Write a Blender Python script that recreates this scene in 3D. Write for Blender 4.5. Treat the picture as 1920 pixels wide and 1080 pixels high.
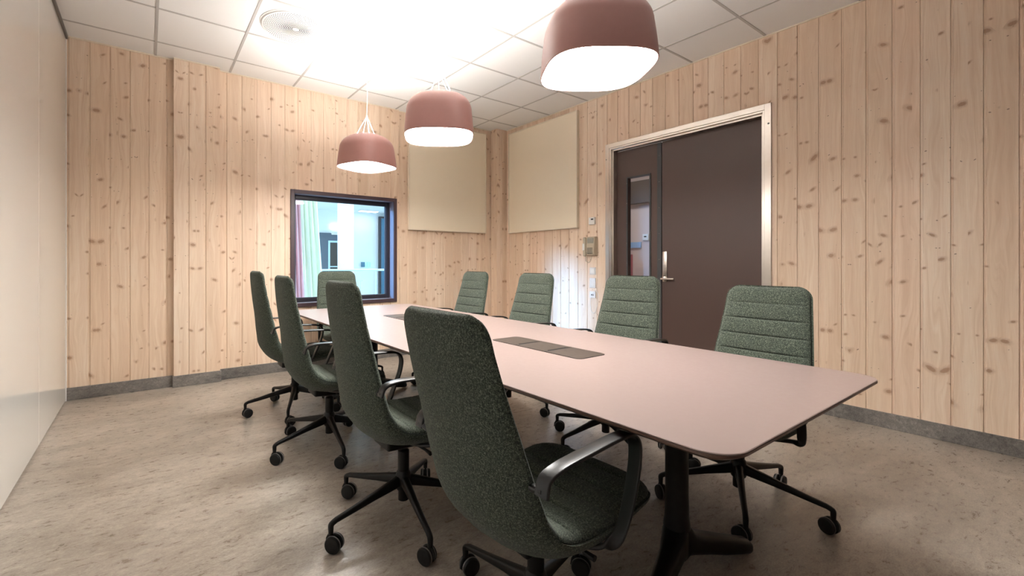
import bpy, bmesh, math, random
from mathutils import Vector, Matrix
random.seed(7)
PI = math.pi
for o in list(bpy.data.objects): bpy.data.objects.remove(o)
SC = bpy.context.scene
COL = SC.collection

# ------------------------------------------------------------ camera
cam_d = bpy.data.cameras.new('camera'); cam = bpy.data.objects.new('camera', cam_d); COL.objects.link(cam)
YAW = 0.6146; EYE = 1.132
cam.location = (0, 0, EYE)
cam.rotation_euler = (PI/2, 0, -YAW)
cam_d.sensor_fit = 'HORIZONTAL'; cam_d.sensor_width = 36.0
cam_d.lens = 834.23/1920*36
cam_d.shift_x = (960-865.1)/1920
cam_d.shift_y = (493.2-540)/1920
cam_d.clip_start = 0.02; cam_d.clip_end = 60
SC.camera = cam

# ------------------------------------------------------------ world, exposure, large lights
w = bpy.data.worlds.new('world'); SC.world = w; w.use_nodes = True
bg = w.node_tree.nodes['Background']; bg.inputs[0].default_value = (0.62, 0.85, 1.0, 1); bg.inputs[1].default_value = 0.25
SC.view_settings.view_transform = 'Standard'; SC.view_settings.look = 'None'
SC.view_settings.exposure = 1.75; SC.view_settings.gamma = 1.0; SC.view_settings.use_curve_mapping = False
LAMP_DOWN = 21.0      # opal discs under the shades
LAMP_UP = 118.0        # light leaving the open tops
def area(name, loc, size, energy, col, look):
    d = bpy.data.lights.new(name, 'AREA'); d.shape = 'RECTANGLE'; d.size, d.size_y = size; d.energy = energy; d.color = col
    o = bpy.data.objects.new(name, d); COL.objects.link(o); o.location = loc
    o.rotation_euler = (Vector(look)-Vector(loc)).to_track_quat('-Z', 'Y').to_euler()
    return o
area('hall_daylight', (4.2, 9.0, 3.6), (7, 6), 210, (0.72, 0.93, 1.0), (4.2, 9.0, 0))
sd = bpy.data.lights.new('window_daylight', 'SUN'); sd.energy = 3.6; sd.angle = math.radians(12); sd.color = (0.20, 0.52, 1.0)
so = bpy.data.objects.new('window_daylight', sd); COL.objects.link(so); so.location = (-1, 7, 3)
so.rotation_euler = Vector((1, -0.56, -0.32)).to_track_quat('-Z', 'Y').to_euler()

# ------------------------------------------------------------ materials
def s2l(c):
    c = c/255.0
    return c/12.92 if c <= 0.04045 else ((c+0.055)/1.055)**2.4
def rgb(r, g, b): return (s2l(r), s2l(g), s2l(b), 1)
class NT:
    def __init__(s, name):
        s.m = bpy.data.materials.new(name); s.m.use_nodes = True; s.t = s.m.node_tree
        s.b = s.t.nodes['Principled BSDF']
    def n(s, typ, **kw):
        nd = s.t.nodes.new(typ)
        for k, v in kw.items(): setattr(nd, k, v)
        return nd
    def l(s, a, b): s.t.links.new(a, b)
    def put(s, sock, v):
        if hasattr(v, 'is_output') or isinstance(v, bpy.types.NodeSocket): s.l(v, sock)
        elif v is not None: sock.default_value = v
    def math(s, op, a, b=None, c=None, clamp=False):
        nd = s.n('ShaderNodeMath', operation=op, use_clamp=clamp)
        s.put(nd.inputs[0], a); s.put(nd.inputs[1], b)
        if c is not None: s.put(nd.inputs[2], c)
        return nd.outputs[0]
    def comb(s, x, y, z=0.0):
        nd = s.n('ShaderNodeCombineXYZ'); s.put(nd.inputs[0], x); s.put(nd.inputs[1], y); s.put(nd.inputs[2], z); return nd.outputs[0]
    def sep(s, v):
        nd = s.n('ShaderNodeSeparateXYZ'); s.l(v, nd.inputs[0]); return nd.outputs
    def noise(s, vec, scale, detail=2, rough=0.5, dist=0.0):
        nd = s.n('ShaderNodeTexNoise'); s.l(vec, nd.inputs['Vector']); nd.inputs['Scale'].default_value = scale
        nd.inputs['Detail'].default_value = detail; nd.inputs['Roughness'].default_value = rough; nd.inputs['Distortion'].default_value = dist
        return nd.outputs['Fac']
    def mix(s, f, a, b, mode='MIX'):
        nd = s.n('ShaderNodeMix', data_type='RGBA', blend_type=mode); s.put(nd.inputs[0], f); s.put(nd.inputs[6], a); s.put(nd.inputs[7], b); return nd.outputs[2]
    def ramp(s, f, stops, interp='LINEAR'):
        nd = s.n('ShaderNodeValToRGB'); s.l(f, nd.inputs[0]); cr = nd.color_ramp; cr.interpolation = interp
        while len(cr.elements) < len(stops): cr.elements.new(0.5)
        for e, (p, c) in zip(cr.elements, stops): e.position = p; e.color = c
        return nd.outputs[0]
    def mapr(s, v, a, b, c, d, smooth=False):
        nd = s.n('ShaderNodeMapRange'); nd.interpolation_type = 'SMOOTHSTEP' if smooth else 'LINEAR'
        s.put(nd.inputs[0], v)
        for i, x in enumerate((a, b, c, d)): nd.inputs[i+1].default_value = x
        return nd.outputs[0]
    def bump(s, h, strength, dist=0.001):
        nd = s.n('ShaderNodeBump'); nd.inputs['Strength'].default_value = strength; nd.inputs['Distance'].default_value = dist
        s.l(h, nd.inputs['Height']); s.l(nd.outputs[0], s.b.inputs['Normal'])
    def obj(s): return s.n('ShaderNodeTexCoord').outputs['Object']
    def base(s, v): s.put(s.b.inputs['Base Color'], v)
    def set(s, **kw):
        for k, v in kw.items(): s.put(s.b.inputs[k.replace('_', ' ')], v)
        return s

def simple(name, col, rough=0.5, metal=0.0, var=0.06, scale=40.0, bump=0.0, **kw):
    """procedural plain surface: slight mottling of colour and gloss"""
    t = NT(name); v = t.obj(); nz = t.noise(v, scale, 3)
    dark = tuple(c*(1-var) for c in col[:3])+(1,); lite = tuple(min(1, c*(1+var)) for c in col[:3])+(1,)
    t.base(t.mix(nz, dark, lite))
    t.set(Roughness=t.mapr(nz, 0, 1, max(0, rough-0.04*min(1, rough*4)), min(1, rough+0.04*min(1, rough*4))), Metallic=metal, **kw)
    if bump: t.bump(nz, bump)
    return t.m

def pine():
    t = NT('pine_boards')
    uv = t.n('ShaderNodeUVMap'); x, y, z = t.sep(uv.outputs[0])
    r = t.n('ShaderNodeAttribute', attribute_name='board_rand').outputs['Fac']
    r2 = t.math('FRACT', t.math('MULTIPLY', r, 17.31))
    # knots: random ellipses per voronoi cell, real size in metres
    SX, SY = 0.082, 0.185
    pith = t.mapr(r2, 0, 1, -0.035, 0.035)
    xs = t.math('SUBTRACT', x, pith); side = t.math('GREATER_THAN', xs, 0.0); xm = t.math('ABSOLUTE', xs)
    def knots(sx, sy, off, lo, hi, keep):
        P = t.comb(t.math('MULTIPLY_ADD', r, 37.1+off, t.math('DIVIDE', xm, sx)), t.math('MULTIPLY_ADD', r, 91.7+off, t.math('DIVIDE', y, sy)))
        vo = t.n('ShaderNodeTexVoronoi', voronoi_dimensions='2D', feature='F1'); t.l(P, vo.inputs['Vector']); vo.inputs['Scale'].default_value = 1; vo.inputs['Randomness'].default_value = 0.85
        px, py, _ = t.sep(P); qx, qy, _ = t.sep(vo.outputs['Position'])
        dx = t.math('MULTIPLY', t.math('SUBTRACT', px, qx), sx); dy = t.math('MULTIPLY', t.math('SUBTRACT', py, qy), sy)
        c1, c2, c3 = t.sep(vo.outputs['Color'])
        ang = t.mapr(c1, 0, 1, -0.45, 0.90)
        ca = t.math('COSINE', ang); sa = t.math('SINE', ang)
        ex = t.math('ADD', t.math('MULTIPLY', dx, ca), t.math('MULTIPLY', dy, sa))
        ey = t.math('SUBTRACT', t.math('MULTIPLY', dy, ca), t.math('MULTIPLY', dx, sa))
        size = t.mapr(t.math('MULTIPLY', c2, c2), 0, 1, lo, hi)
        asp = t.mapr(t.math('ABSOLUTE', ang), 0, 0.95, 1.15, 2.6)
        ee = t.math('POWER', t.math('ADD', t.math('POWER', t.math('ABSOLUTE', t.math('DIVIDE', ex, t.math('MULTIPLY', size, asp))), 2), t.math('POWER', t.math('ABSOLUTE', t.math('DIVIDE', ey, size)), 2)), 0.5)
        has = t.math('MULTIPLY', t.math('GREATER_THAN', c3, keep), t.math('SUBTRACT', 1.0, t.math('MULTIPLY', t.math('COMPARE', side, t.math('GREATER_THAN', t.math('FRACT', t.math('MULTIPLY', c1, 7.7)), 0.5), 0.1), t.math('GREATER_THAN', t.math('FRACT', t.math('MULTIPLY', c3, 9.3)), 0.45))))
        return ee, has
    e1, h1 = knots(SX, SY, 0.0, 0.0048, 0.0150, 0.35)
    e2, h2 = knots(0.07, 0.15, 5.3, 0.0016, 0.0045, 0.60)
    wob = t.noise(t.comb(x, y, r), 120, 2)
    e1 = t.math('ADD', e1, t.mapr(wob, 0, 1, -0.25, 0.25))
    core1 = t.math('MULTIPLY', t.mapr(e1, 0.7, 1.1, 1, 0, True), h1)
    halo1 = t.math('MULTIPLY', t.mapr(e1, 0.9, 2.4, 1, 0, True), h1)
    core2 = t.math('MULTIPLY', t.mapr(e2, 0.6, 1.1, 1, 0, True), h2)
    # grain: long wavering growth lines, bent round the knots
    warp = t.noise(t.comb(t.math('MULTIPLY', x, 9), t.math('MULTIPLY', y, 1.3), t.math('MULTIPLY', r, 60)), 1.0, 2)
    gx = t.math('ADD', t.math('MULTIPLY', x, 42), t.math('ADD', t.math('MULTIPLY', warp, 7), t.math('MULTIPLY', halo1, 0.6)))
    g1 = t.noise(t.comb(gx, t.math('MULTIPLY', y, 0.7), t.math('MULTIPLY', r, 80)), 1.6, 3, 0.6)
    g2 = t.noise(t.comb(t.math('MULTIPLY', x, 420), t.math('MULTIPLY', y, 9), r), 1.0, 2, 0.6)
    broad = t.noise(t.comb(t.math('MULTIPLY', x, 22), t.math('MULTIPLY', y, 0.8), t.math('MULTIPLY', r, 33)), 1.0, 1)
    col = t.ramp(g1, [(0.30, (0.76, 0.585, 0.435, 1)), (0.52, (0.84, 0.675, 0.525, 1)), (0.72, (0.87, 0.73, 0.59, 1))])
    tone = t.ramp(r2, [(0.0, (0.88, 0.83, 0.78, 1)), (0.35, (0.97, 0.93, 0.89, 1)), (0.7, (1.0, 1.0, 1.0, 1)), (1.0, (0.98, 0.90, 0.86, 1))])
    col = t.mix(1.0, col, tone, 'MULTIPLY')
    col = t.mix(t.mapr(broad, 0.35, 0.75, 0, 0.30), col, (0.60, 0.37, 0.24, 1))
    col = t.mix(t.mapr(g2, 0.4, 0.8, 0, 0.22), col, (0.52, 0.33, 0.21, 1))
    col = t.mix(t.math('MULTIPLY', halo1, 0.42), col, (0.42, 0.235, 0.135, 1))
    ring = t.noise(t.comb(e1, r, 0.0), 5.0, 1)
    kc = t.mix(ring, (0.27, 0.13, 0.07, 1), (0.50, 0.30, 0.18, 1))
    col = t.mix(t.math('MULTIPLY', core1, 0.78), col, kc)
    col = t.mix(t.math('MULTIPLY', core2, 0.75), col, (0.17, 0.085, 0.055, 1))
    t.base(col); t.set(Roughness=0.48)
    t.bump(t.math('ADD', t.math('MULTIPLY', g2, 0.5), t.math('MULTIPLY', core1, -0.6)), 0.12, 0.0008)
    return t.m

def felt():
    t = NT('green_melange_felt'); v = t.obj()
    a = t.noise(v, 210, 3, 0.8); b = t.noise(v, 480, 2, 0.7); c = t.noise(v, 30, 2)
    f = t.math('ADD', t.math('MULTIPLY', a, 0.62), t.math('MULTIPLY', b, 0.38))
    col = t.ramp(f, [(0.38, (0.008, 0.012, 0.009, 1)), (0.47, (0.030, 0.038, 0.027, 1)), (0.54, (0.076, 0.090, 0.066, 1)), (0.64, (0.23, 0.25, 0.19, 1))])
    col = t.mix(t.mapr(c, 0.3, 0.7, 0, 0.22), col, (0.05, 0.060, 0.055, 1))
    t.base(col); t.set(Roughness=0.95, Sheen_Weight=0.10, Sheen_Roughness=0.6)
    t.b.inputs['Specular IOR Level'].default_value = 0.15
    t.bump(t.math('ADD', a, b), 0.55, 0.0014)
    return t.m

def lino(name, cols, gloss=0.29):
    t = NT(name); v = t.obj()
    sx, sy, sz = t.sep(v)
    st = t.comb(t.math('MULTIPLY', sx, 1.0), t.math('MULTIPLY', sy, 2.2), t.math('MULTIPLY', sz, 2.0))
    big = t.noise(st, 1.6, 4, 0.6, 0.8); mid = t.noise(st, 16, 6, 0.78, 0.5); fine = t.noise(st, 90, 4, 0.75, 0.3)
    f = t.math('ADD', t.math('MULTIPLY', big, 0.30), t.math('ADD', t.math('MULTIPLY', mid, 0.38), t.math('MULTIPLY', fine, 0.32)))
    t.base(t.ramp(f, [(0.36, cols[0]), (0.46, cols[1]), (0.54, cols[2]), (0.64, cols[3])]))
    t.set(Roughness=t.mapr(mid, 0.3, 0.7, gloss-0.05, gloss+0.09))
    t.b.inputs['Specular IOR Level'].default_value = 0.45
    t.bump(t.math('ADD', t.math('MULTIPLY', big, 1.5), t.math('MULTIPLY', fine, 0.3)), 0.25, 0.004)
    return t.m

def emit(name, col, strength):
    t = NT(name); v = t.obj(); nz = t.noise(v, 8, 1)
    t.base(col); e = t.mix(nz, col, tuple(min(1, c*1.02) for c in col[:3])+(1,))
    t.l(e, t.b.inputs['Emission Color']); t.b.inputs['Emission Strength'].default_value = strength
    return t.m

def perforated():
    t = NT('perforated_white_steel'); x, y, z = t.sep(t.obj())
    rr = t.math('SQRT', t.math('ADD', t.math('MULTIPLY', x, x), t.math('MULTIPLY', y, y)))
    th = t.math('ARCTAN2', y, x)
    ri = t.math('DIVIDE', rr, 0.0125); idx = t.math('FLOOR', ri); fr = t.math('SUBTRACT', t.math('FRACT', ri), 0.5)
    n = 72/(2*PI)
    a = t.math('ADD', t.math('MULTIPLY', th, n), t.math('MULTIPLY', idx, 0.5))
    fa = t.math('SUBTRACT', t.math('FRACT', t.math('ADD', a, 100)), 0.5)
    arc = t.math('DIVIDE', t.math('MULTIPLY', fa, rr), n)       # metres
    rad = t.math('MULTIPLY', fr, 0.0125)
    hole = t.mapr(t.math('SQRT', t.math('ADD', t.math('MULTIPLY', arc, arc), t.math('MULTIPLY', rad, rad))), 0.0036, 0.0050, 1, 0)
    hole = t.math('MULTIPLY', hole, t.math('MULTIPLY', t.math('LESS_THAN', rr, 0.236), t.math('GREATER_THAN', rr, 0.020)))
    t.base(t.mix(hole, (0.78, 0.77, 0.75, 1), (0.03, 0.028, 0.026, 1))); t.set(Roughness=0.45)
    return t.m

def weave(name, c1, c2):
    t = NT(name); v = t.obj(); x, y, z = t.sep(v)
    a = t.math('SINE', t.math('MULTIPLY', t.math('ADD', x, y), 1500)); b = t.math('SINE', t.math('MULTIPLY', z, 1500))
    f = t.mapr(t.math('MULTIPLY', a, b), -1, 1, 0, 1); nz = t.noise(v, 300, 2)
    t.base(t.mix(t.math('MULTIPLY', f, nz), c1, c2)); t.set(Roughness=0.9); t.b.inputs['Specular IOR Level'].default_value = 0.2
    return t.m

def glass(name, tint=(1, 1, 1, 1)):
    t = NT(name); nz = t.noise(t.obj(), 3, 1)
    tr = t.n('ShaderNodeBsdfTransparent'); tr.inputs[0].default_value = tint
    gl = t.n('ShaderNodeBsdfGlossy'); t.l(t.mapr(nz, 0, 1, 0.0, 0.02), gl.inputs['Roughness'])
    ge = t.n('ShaderNodeNewGeometry'); dp = t.n('ShaderNodeVectorMath', operation='DOT_PRODUCT'); t.l(ge.outputs['Incoming'], dp.inputs[0]); t.l(ge.outputs['Normal'], dp.inputs[1])
    fr = t.math('MULTIPLY_ADD', t.math('POWER', t.math('SUBTRACT', 1.0, t.math('ABSOLUTE', dp.outputs['Value'])), 5), 0.6, 0.03)
    mx = t.n('ShaderNodeMixShader'); t.l(fr, mx.inputs[0]); t.l(tr.outputs[0], mx.inputs[1]); t.l(gl.outputs[0], mx.inputs[2])
    out = [q for q in t.t.nodes if q.type == 'OUTPUT_MATERIAL'][0]; t.l(mx.outputs[0], out.inputs['Surface']); return t.m

M = {}
M['pine'] = pine()
M['felt'] = felt()
M['floor'] = lino('marbled_linoleum', [rgb(120, 110, 99), rgb(147, 136, 124), rgb(168, 157, 145), rgb(192, 182, 169)])
M['skirt'] = lino('grey_linoleum_skirting', [rgb(66, 62, 59), rgb(104, 99, 94), rgb(126, 120, 114), rgb(160, 153, 146)], 0.55)
M['tile'] = simple('ceiling_tile', (0.84, 0.825, 0.80, 1), 0.9, var=0.03, scale=220, bump=0.08)
M['tgrid'] = simple('ceiling_grid_paint', (0.50, 0.475, 0.45, 1), 0.6, var=0.03)
M['plaster'] = simple('white_plaster', (0.80, 0.80, 0.79, 1), 0.8, var=0.02)
M['boardglass'] = simple('back_painted_glass', (0.76, 0.73, 0.67, 1), 0.025, var=0.01, scale=2, Specular_IOR_Level=0.85)
M['glassedge'] = simple('glass_edge_seal', (0.25, 0.26, 0.23, 1), 0.3)
M['dark_strip'] = simple('dark_top_strip', (0.10, 0.09, 0.08, 1), 0.4)
M['steel'] = simple('brushed_steel', (0.62, 0.56, 0.50, 1), 0.30, 1.0, var=0.08, scale=12)
M['doorleaf'] = simple('brown_door_laminate', rgb(82, 62, 55), 0.42, var=0.10, scale=500)
M['rubber'] = simple('dark_grey_gasket', (0.055, 0.055, 0.055, 1), 0.55)
M['screw'] = simple('screw_head_metal', (0.75, 0.74, 0.72, 1), 0.25, 1.0)
M['winframe'] = simple('plum_brown_frame', rgb(72, 54, 58), 0.42, var=0.06)
M['sash'] = simple('dark_sash', rgb(44, 40, 48), 0.4)
M['glass'] = glass('clear_glass', (0.93, 0.96, 0.97, 1))
M['shade'] = simple('dusty_rose_lacquer', rgb(170, 122, 115), 0.42, var=0.04)
M['opal'] = emit('opal_diffuser', (1.0, 0.975, 0.94, 1), LAMP_DOWN)
M['uplight'] = emit('uplight_opal', (1.0, 0.975, 0.94, 1), LAMP_UP)
M['white'] = simple('white_plastic', (0.78, 0.76, 0.73, 1), 0.4, var=0.02)
M['cord'] = simple('white_cord', (0.85, 0.83, 0.80, 1), 0.5, var=0.02)
M['table'] = simple('rose_linoleum_top', rgb(140, 122, 117), 0.34, var=0.03, scale=60)
M['tedge'] = simple('brown_table_edge', rgb(104, 78, 66), 0.35, var=0.06)
M['black'] = simple('black_powder_coat', (0.006, 0.0055, 0.0055, 1), 0.40, var=0.05, scale=4, Specular_IOR_Level=0.28)
M['armblack'] = simple('satin_black_aluminium', (0.012, 0.011, 0.011, 1), 0.30, var=0.05, scale=4, Specular_IOR_Level=0.45)
M['wheel'] = simple('caster_black', (0.010, 0.0095, 0.0095, 1), 0.5, var=0.1, Specular_IOR_Level=0.25)
M['wheelring'] = simple('caster_grey_tread', (0.16, 0.15, 0.145, 1), 0.5)
M['hatch'] = simple('bronze_grey_lid', rgb(66, 56, 50), 0.42, 0.1, var=0.05)
M['slit'] = simple('black_brush_slit', (0.01, 0.01, 0.01, 1), 0.8)
M['panelfab'] = weave('beige_acoustic_fabric', rgb(232, 217, 192), rgb(246, 234, 213))
M['panelframe'] = simple('cream_panel_frame', rgb(226, 212, 190), 0.5, var=0.02)
M['phone'] = simple('beige_phone_plastic', rgb(190, 176, 154), 0.5, var=0.02)
M['phonegrille'] = simple('grey_phone_panel', rgb(150, 146, 134), 0.6)
M['dgrey'] = simple('dark_grey_plastic', (0.09, 0.088, 0.08, 1), 0.5)
M['lcd'] = simple('lcd_dark', (0.02, 0.022, 0.02, 1), 0.15)
M['perf'] = perforated()
M['hallwall'] = simple('hall_white_paint', (0.80, 0.84, 0.86, 1), 0.8, var=0.02)
M['hallfloor'] = simple('hall_pale_floor', (0.72, 0.74, 0.76, 1), 0.4, var=0.04)
M['halldoor'] = simple('hall_grey_door_paint', rgb(92, 100, 112), 0.5)
M['railpaint'] = simple('rail_pale_blue', rgb(190, 215, 225), 0.4)
M['pinkcloth'] = simple('pink_cloth', rgb(246, 205, 212), 0.8, var=0.12, scale=9)
M['limecloth'] = simple('pale_lime_cloth', rgb(238, 246, 228), 0.8, var=0.05, scale=3)
M['exitgreen'] = emit('exit_sign_green', (0.10, 0.50, 0.36, 1), 1.2)
M['exitwhite'] = emit('exit_sign_white', (0.8, 0.95, 0.95, 1), 1.0)
M['striplight'] = emit('hall_strip_light', (0.95, 0.95, 1.0, 1), 5.0)
M['corrwall'] = simple('corridor_pinkish_wall', rgb(214, 196, 192), 0.7, var=0.03)
M['corrdark'] = simple('corridor_dark_beam', rgb(84, 72, 66), 0.6)
M['corrblue'] = simple('corridor_blue_band', rgb(150, 185, 225), 0.5)
M['corrred'] = simple('corridor_red_cabinet', rgb(190, 110, 112), 0.5)
M['tealglass'] = simple('teal_glazing', rgb(70, 120, 150), 0.2)

# ------------------------------------------------------------ mesh helpers
def tag(o, label=None, cat=None, group=None, kind=None):
    for k, v in (('label', label), ('category', cat), ('group', group), ('kind', kind)):
        if v: o[k] = v
    return o
def link(name, me, mat, parent=None, loc=None, smooth=None):
    mats = mat if isinstance(mat, (list, tuple)) else [mat]
    for m_ in mats: me.materials.append(m_)
    if smooth is not None:
        me.set_sharp_from_angle(angle=math.radians(smooth))
        for p in me.polygons: p.use_smooth = True
    o = bpy.data.objects.new(name, me); COL.objects.link(o)
    if parent: o.parent = parent
    if loc: o.location = loc
    return o
def done(bm, name, mat, parent=None, loc=None, smooth=35):
    bmesh.ops.recalc_face_normals(bm, faces=bm.faces)
    me = bpy.data.meshes.new(name); bm.to_mesh(me); bm.free()
    for p in me.polygons: p.use_smooth = smooth is not None
    if smooth is not None: me.set_sharp_from_angle(angle=math.radians(smooth))
    return link(name, me, mat, parent, loc)
def empty(name, loc=(0, 0, 0), rz=0, **kw):
    o = bpy.data.objects.new(name, None); COL.objects.link(o); o.location = loc; o.rotation_euler = (0, 0, rz)
    o.empty_display_size = 0.1
    return tag(o, **kw)
def new(): return bmesh.new()
def box(bm, a, b, bevel=0.0, seg=2, mi=0, mat=None):
    x0, y0, z0 = [min(p, q) for p, q in zip(a, b)]; x1, y1, z1 = [max(p, q) for p, q in zip(a, b)]
    r = bmesh.ops.create_cube(bm, size=1.0)
    for v in r['verts']:
        v.co = Vector(((v.co.x+.5)*(x1-x0)+x0, (v.co.y+.5)*(y1-y0)+y0, (v.co.z+.5)*(z1-z0)+z0))
    fs = set(f for v in r['verts'] for f in v.link_faces)
    if bevel:
        es = set(e for v in r['verts'] for e in v.link_edges)
        q = bmesh.ops.bevel(bm, geom=list(es), offset=bevel, segments=seg, affect='EDGES', profile=0.5)
        fs = set(q['faces']) | set(f for f in fs if f.is_valid)
        vs = set(v for f in fs for v in f.verts)
    else: vs = set(r['verts'])
    if mat is not None:
        for v in vs: v.co = mat @ v.co
    for f in fs: f.material_index = mi
    return fs
def ring_skin(bm, rings, closed=True, cap=True, mi=0):
    """rings: lists of points; skins them together"""
    R = [[bm.verts.new(p) for p in r] for r in rings]
    n = len(R[0])
    for i in range(len(R)-1):
        for j in range(n if closed else n-1):
            k = (j+1) % n
            f = bm.faces.new((R[i][j], R[i][k], R[i+1][k], R[i+1][j])); f.material_index = mi
    if cap:
        f = bm.faces.new(R[0][::-1]); f.material_index = mi
        f = bm.faces.new(R[-1]); f.material_index = mi
    return R
def tube(bm, pts, rad, n=12, mi=0, cap=True):
    pts = [Vector(p) for p in pts]; rings = []
    up = None
    for i, p in enumerate(pts):
        d = (pts[min(i+1, len(pts)-1)]-pts[max(i-1, 0)]).normalized()
        if up is None:
            up = Vector((0, 0, 1)) if abs(d.z) < .9 else Vector((1, 0, 0))
        s = d.cross(up).normalized(); up = s.cross(d).normalized()
        r = rad[i] if isinstance(rad, (list, tuple)) else rad
        rings.append([p+s*math.cos(2*PI*k/n)*r+up*math.sin(2*PI*k/n)*r for k in range(n)])
    ring_skin(bm, rings, True, cap, mi)
def rrect(w_, h_, r, n=4):
    out = []
    for cx_, cy_, a0 in ((w_/2-r, h_/2-r, 0), (-w_/2+r, h_/2-r, PI/2), (-w_/2+r, -h_/2+r, PI), (w_/2-r, -h_/2+r, 1.5*PI)):
        for k in range(n+1):
            a = a0+PI/2*k/n; out.append((cx_+r*math.cos(a), cy_+r*math.sin(a)))
    return out
def ribbon(bm, pts, sides, ws, ts, mi=0, n=3):
    """flat rounded strap; sides = width direction per point"""
    pts = [Vector(p) for p in pts]; rings = []
    for i, p in enumerate(pts):
        d = (pts[min(i+1, len(pts)-1)]-pts[max(i-1, 0)]).normalized()
        s = Vector(sides[i]); s = (s-d*s.dot(d)).normalized(); u = d.cross(s)
        w_ = ws[i] if isinstance(ws, (list, tuple)) else ws; t_ = ts[i] if isinstance(ts, (list, tuple)) else ts
        rings.append([p+s*a+u*b for a, b in rrect(w_, t_, min(w_, t_)*0.42, n)])
    ring_skin(bm, rings, True, True, mi)
def lathe(bm, prof, n=32, axis='z', c=(0, 0, 0), mi=0, cap=True, mat=None):
    rings = []
    for r, h in prof:
        rg = []
        for k in range(n):
            a = 2*PI*k/n; p = (r*math.cos(a), r*math.sin(a), h)
            if axis == 'x': p = (p[2], p[0], p[1])
            elif axis == 'y': p = (p[0], p[2], p[1])
            p = Vector(p)+Vector(c)
            rg.append(mat @ p if mat is not None else p)
        rings.append(rg)
    ring_skin(bm, rings, True, cap, mi)
def prism(bm, outline, z0, z1, mi=0):
    ring_skin(bm, [[(x, y, z0) for x, y in outline], [(x, y, z1) for x, y in outline]], True, True, mi)
def catmull(P, n):
    P = [Vector(p) for p in P]; Q = [2*P[0]-P[1]]+P+[2*P[-1]-P[-2]]; out = []
    for i in range(1, len(Q)-2):
        for k in range(n):
            t = k/n; a, b, c, d = Q[i-1], Q[i], Q[i+1], Q[i+2]
            out.append(0.5*((2*b)+(c-a)*t+(2*a-5*b+4*c-d)*t*t+(3*b-a-3*c+d)*t**3))
    out.append(P[-1]); return out
def lerp_table(T, s):
    for (a, x), (b, y) in zip(T, T[1:]):
        if s <= b: return x+(y-x)*max(0, (s-a))/(b-a)
    return T[-1][1]

# ------------------------------------------------------------ room shell
XL, XR, YF, YB, H = -0.555, 4.15, 4.875, -1.5, 3.0
PITCH = 0.1355
def board_wall(name, segs, parent=None):
    """segs: (origin xy, dir xy, inward normal xy, length, first joint offset, openings[(u0,u1,z0,z1)], z0, z1)"""
    V, F, UV, BR = [], [], [], []
    for (ox, oy), (dx, dy), (nx, ny), L, off, holes, z0, z1 in segs:
        cuts = []
        u = off-PITCH if off > 0 else off
        while u < L:
            a, b = max(u, 0), min(u+PITCH, L)
            if b-a > 0.002: cuts.append((a, b, u))
            u += PITCH
        for a, b, u0 in cuts:
            br = random.random()
            prof = [(u0, 0.0060), (u0+0.0105, 0.0055), (u0+0.0135, 0.0), (u0+PITCH-0.0015, 0.0), (u0+PITCH-0.0003, 0.0020), (u0+PITCH, 0.0060)]
            def dep(uu):
                for (p, d0), (q, d1) in zip(prof, prof[1:]):
                    if p-1e-9 <= uu <= q+1e-9: return d0+(d1-d0)*(uu-p)/(q-p)
                return 0
            us = sorted(set([a, b]+[p for p, _ in prof if a < p < b]+[h for ho in holes for h in ho[:2] if a < h < b]))
            for p, q in zip(us, us[1:]):
                mid = (p+q)/2; spans = [(z0, z1)]
                for h0, h1, hz0, hz1 in holes:
                    if h0 < mid < h1:
                        ns = []
                        for s0, s1 in spans:
                            if hz0 > s0: ns.append((s0, min(s1, hz0)))
                            if hz1 < s1: ns.append((max(s0, hz1), s1))
                        spans = ns
                for s0, s1 in spans:
                    i = len(V)
                    for uu, zz in ((p, s0), (q, s0), (q, s1), (p, s1)):
                        d = dep(uu); V.append((ox+dx*uu-nx*d, oy+dy*uu-ny*d, zz))
                        UV.append((uu-(u0+PITCH/2), zz))
                    F.append((i, i+1, i+2, i+3)); BR.append(br)
            # seal: thickness behind
        # backing slabs round the openings
        T = 0.09
        def slab(u0, u1, za, zb, d0=0.0065):
            if u1-u0 < 1e-4 or zb-za < 1e-4: return
            i = len(V)
            for d in (d0, T):
                for uu, zz in ((u0, za), (u1, za), (u1, zb), (u0, zb)):
                    V.append((ox+dx*uu-nx*d, oy+dy*uu-ny*d, zz)); UV.append((0.0, zz))
            for f in ((0, 1, 2, 3), (4, 7, 6, 5), (0, 4, 5, 1), (1, 5, 6, 2), (2, 6, 7, 3), (3, 7, 4, 0)):
                F.append(tuple(i+k for k in f)); BR.append(0.3)
        hs = sorted(holes)
        c = 0.004 if L > 0.2 else 0
        for h0, h1, hz0, hz1 in hs:
            slab(c, h0, 0, H); slab(h0, h1, 0, hz0); slab(h0, h1, hz1, H); c = h1
        if L > 0.2: slab(max(c, 0), L-0.004, 0, H)
    me = bpy.data.meshes.new(name); me.from_pydata(V, [], F)
    uvl = me.uv_layers.new(name='UVMap'); at = me.attributes.new('board_rand', 'FLOAT', 'FACE')
    for p in me.polygons:
        at.data[p.index].value = BR[p.index]
        for li in p.loop_indices: uvl.data[li].uv = UV[me.loops[li].vertex_index]
    o = link(name, me, M['pine'], parent); tag(o, kind='structure'); return o

SK = 0.104
WIN = (1.262, 2.443, 0.695, 1.882)      # window opening x0,x1,z0,z1
DOOR = (1.535, 3.065, 0.0, 2.405)       # door opening y0,y1
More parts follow.
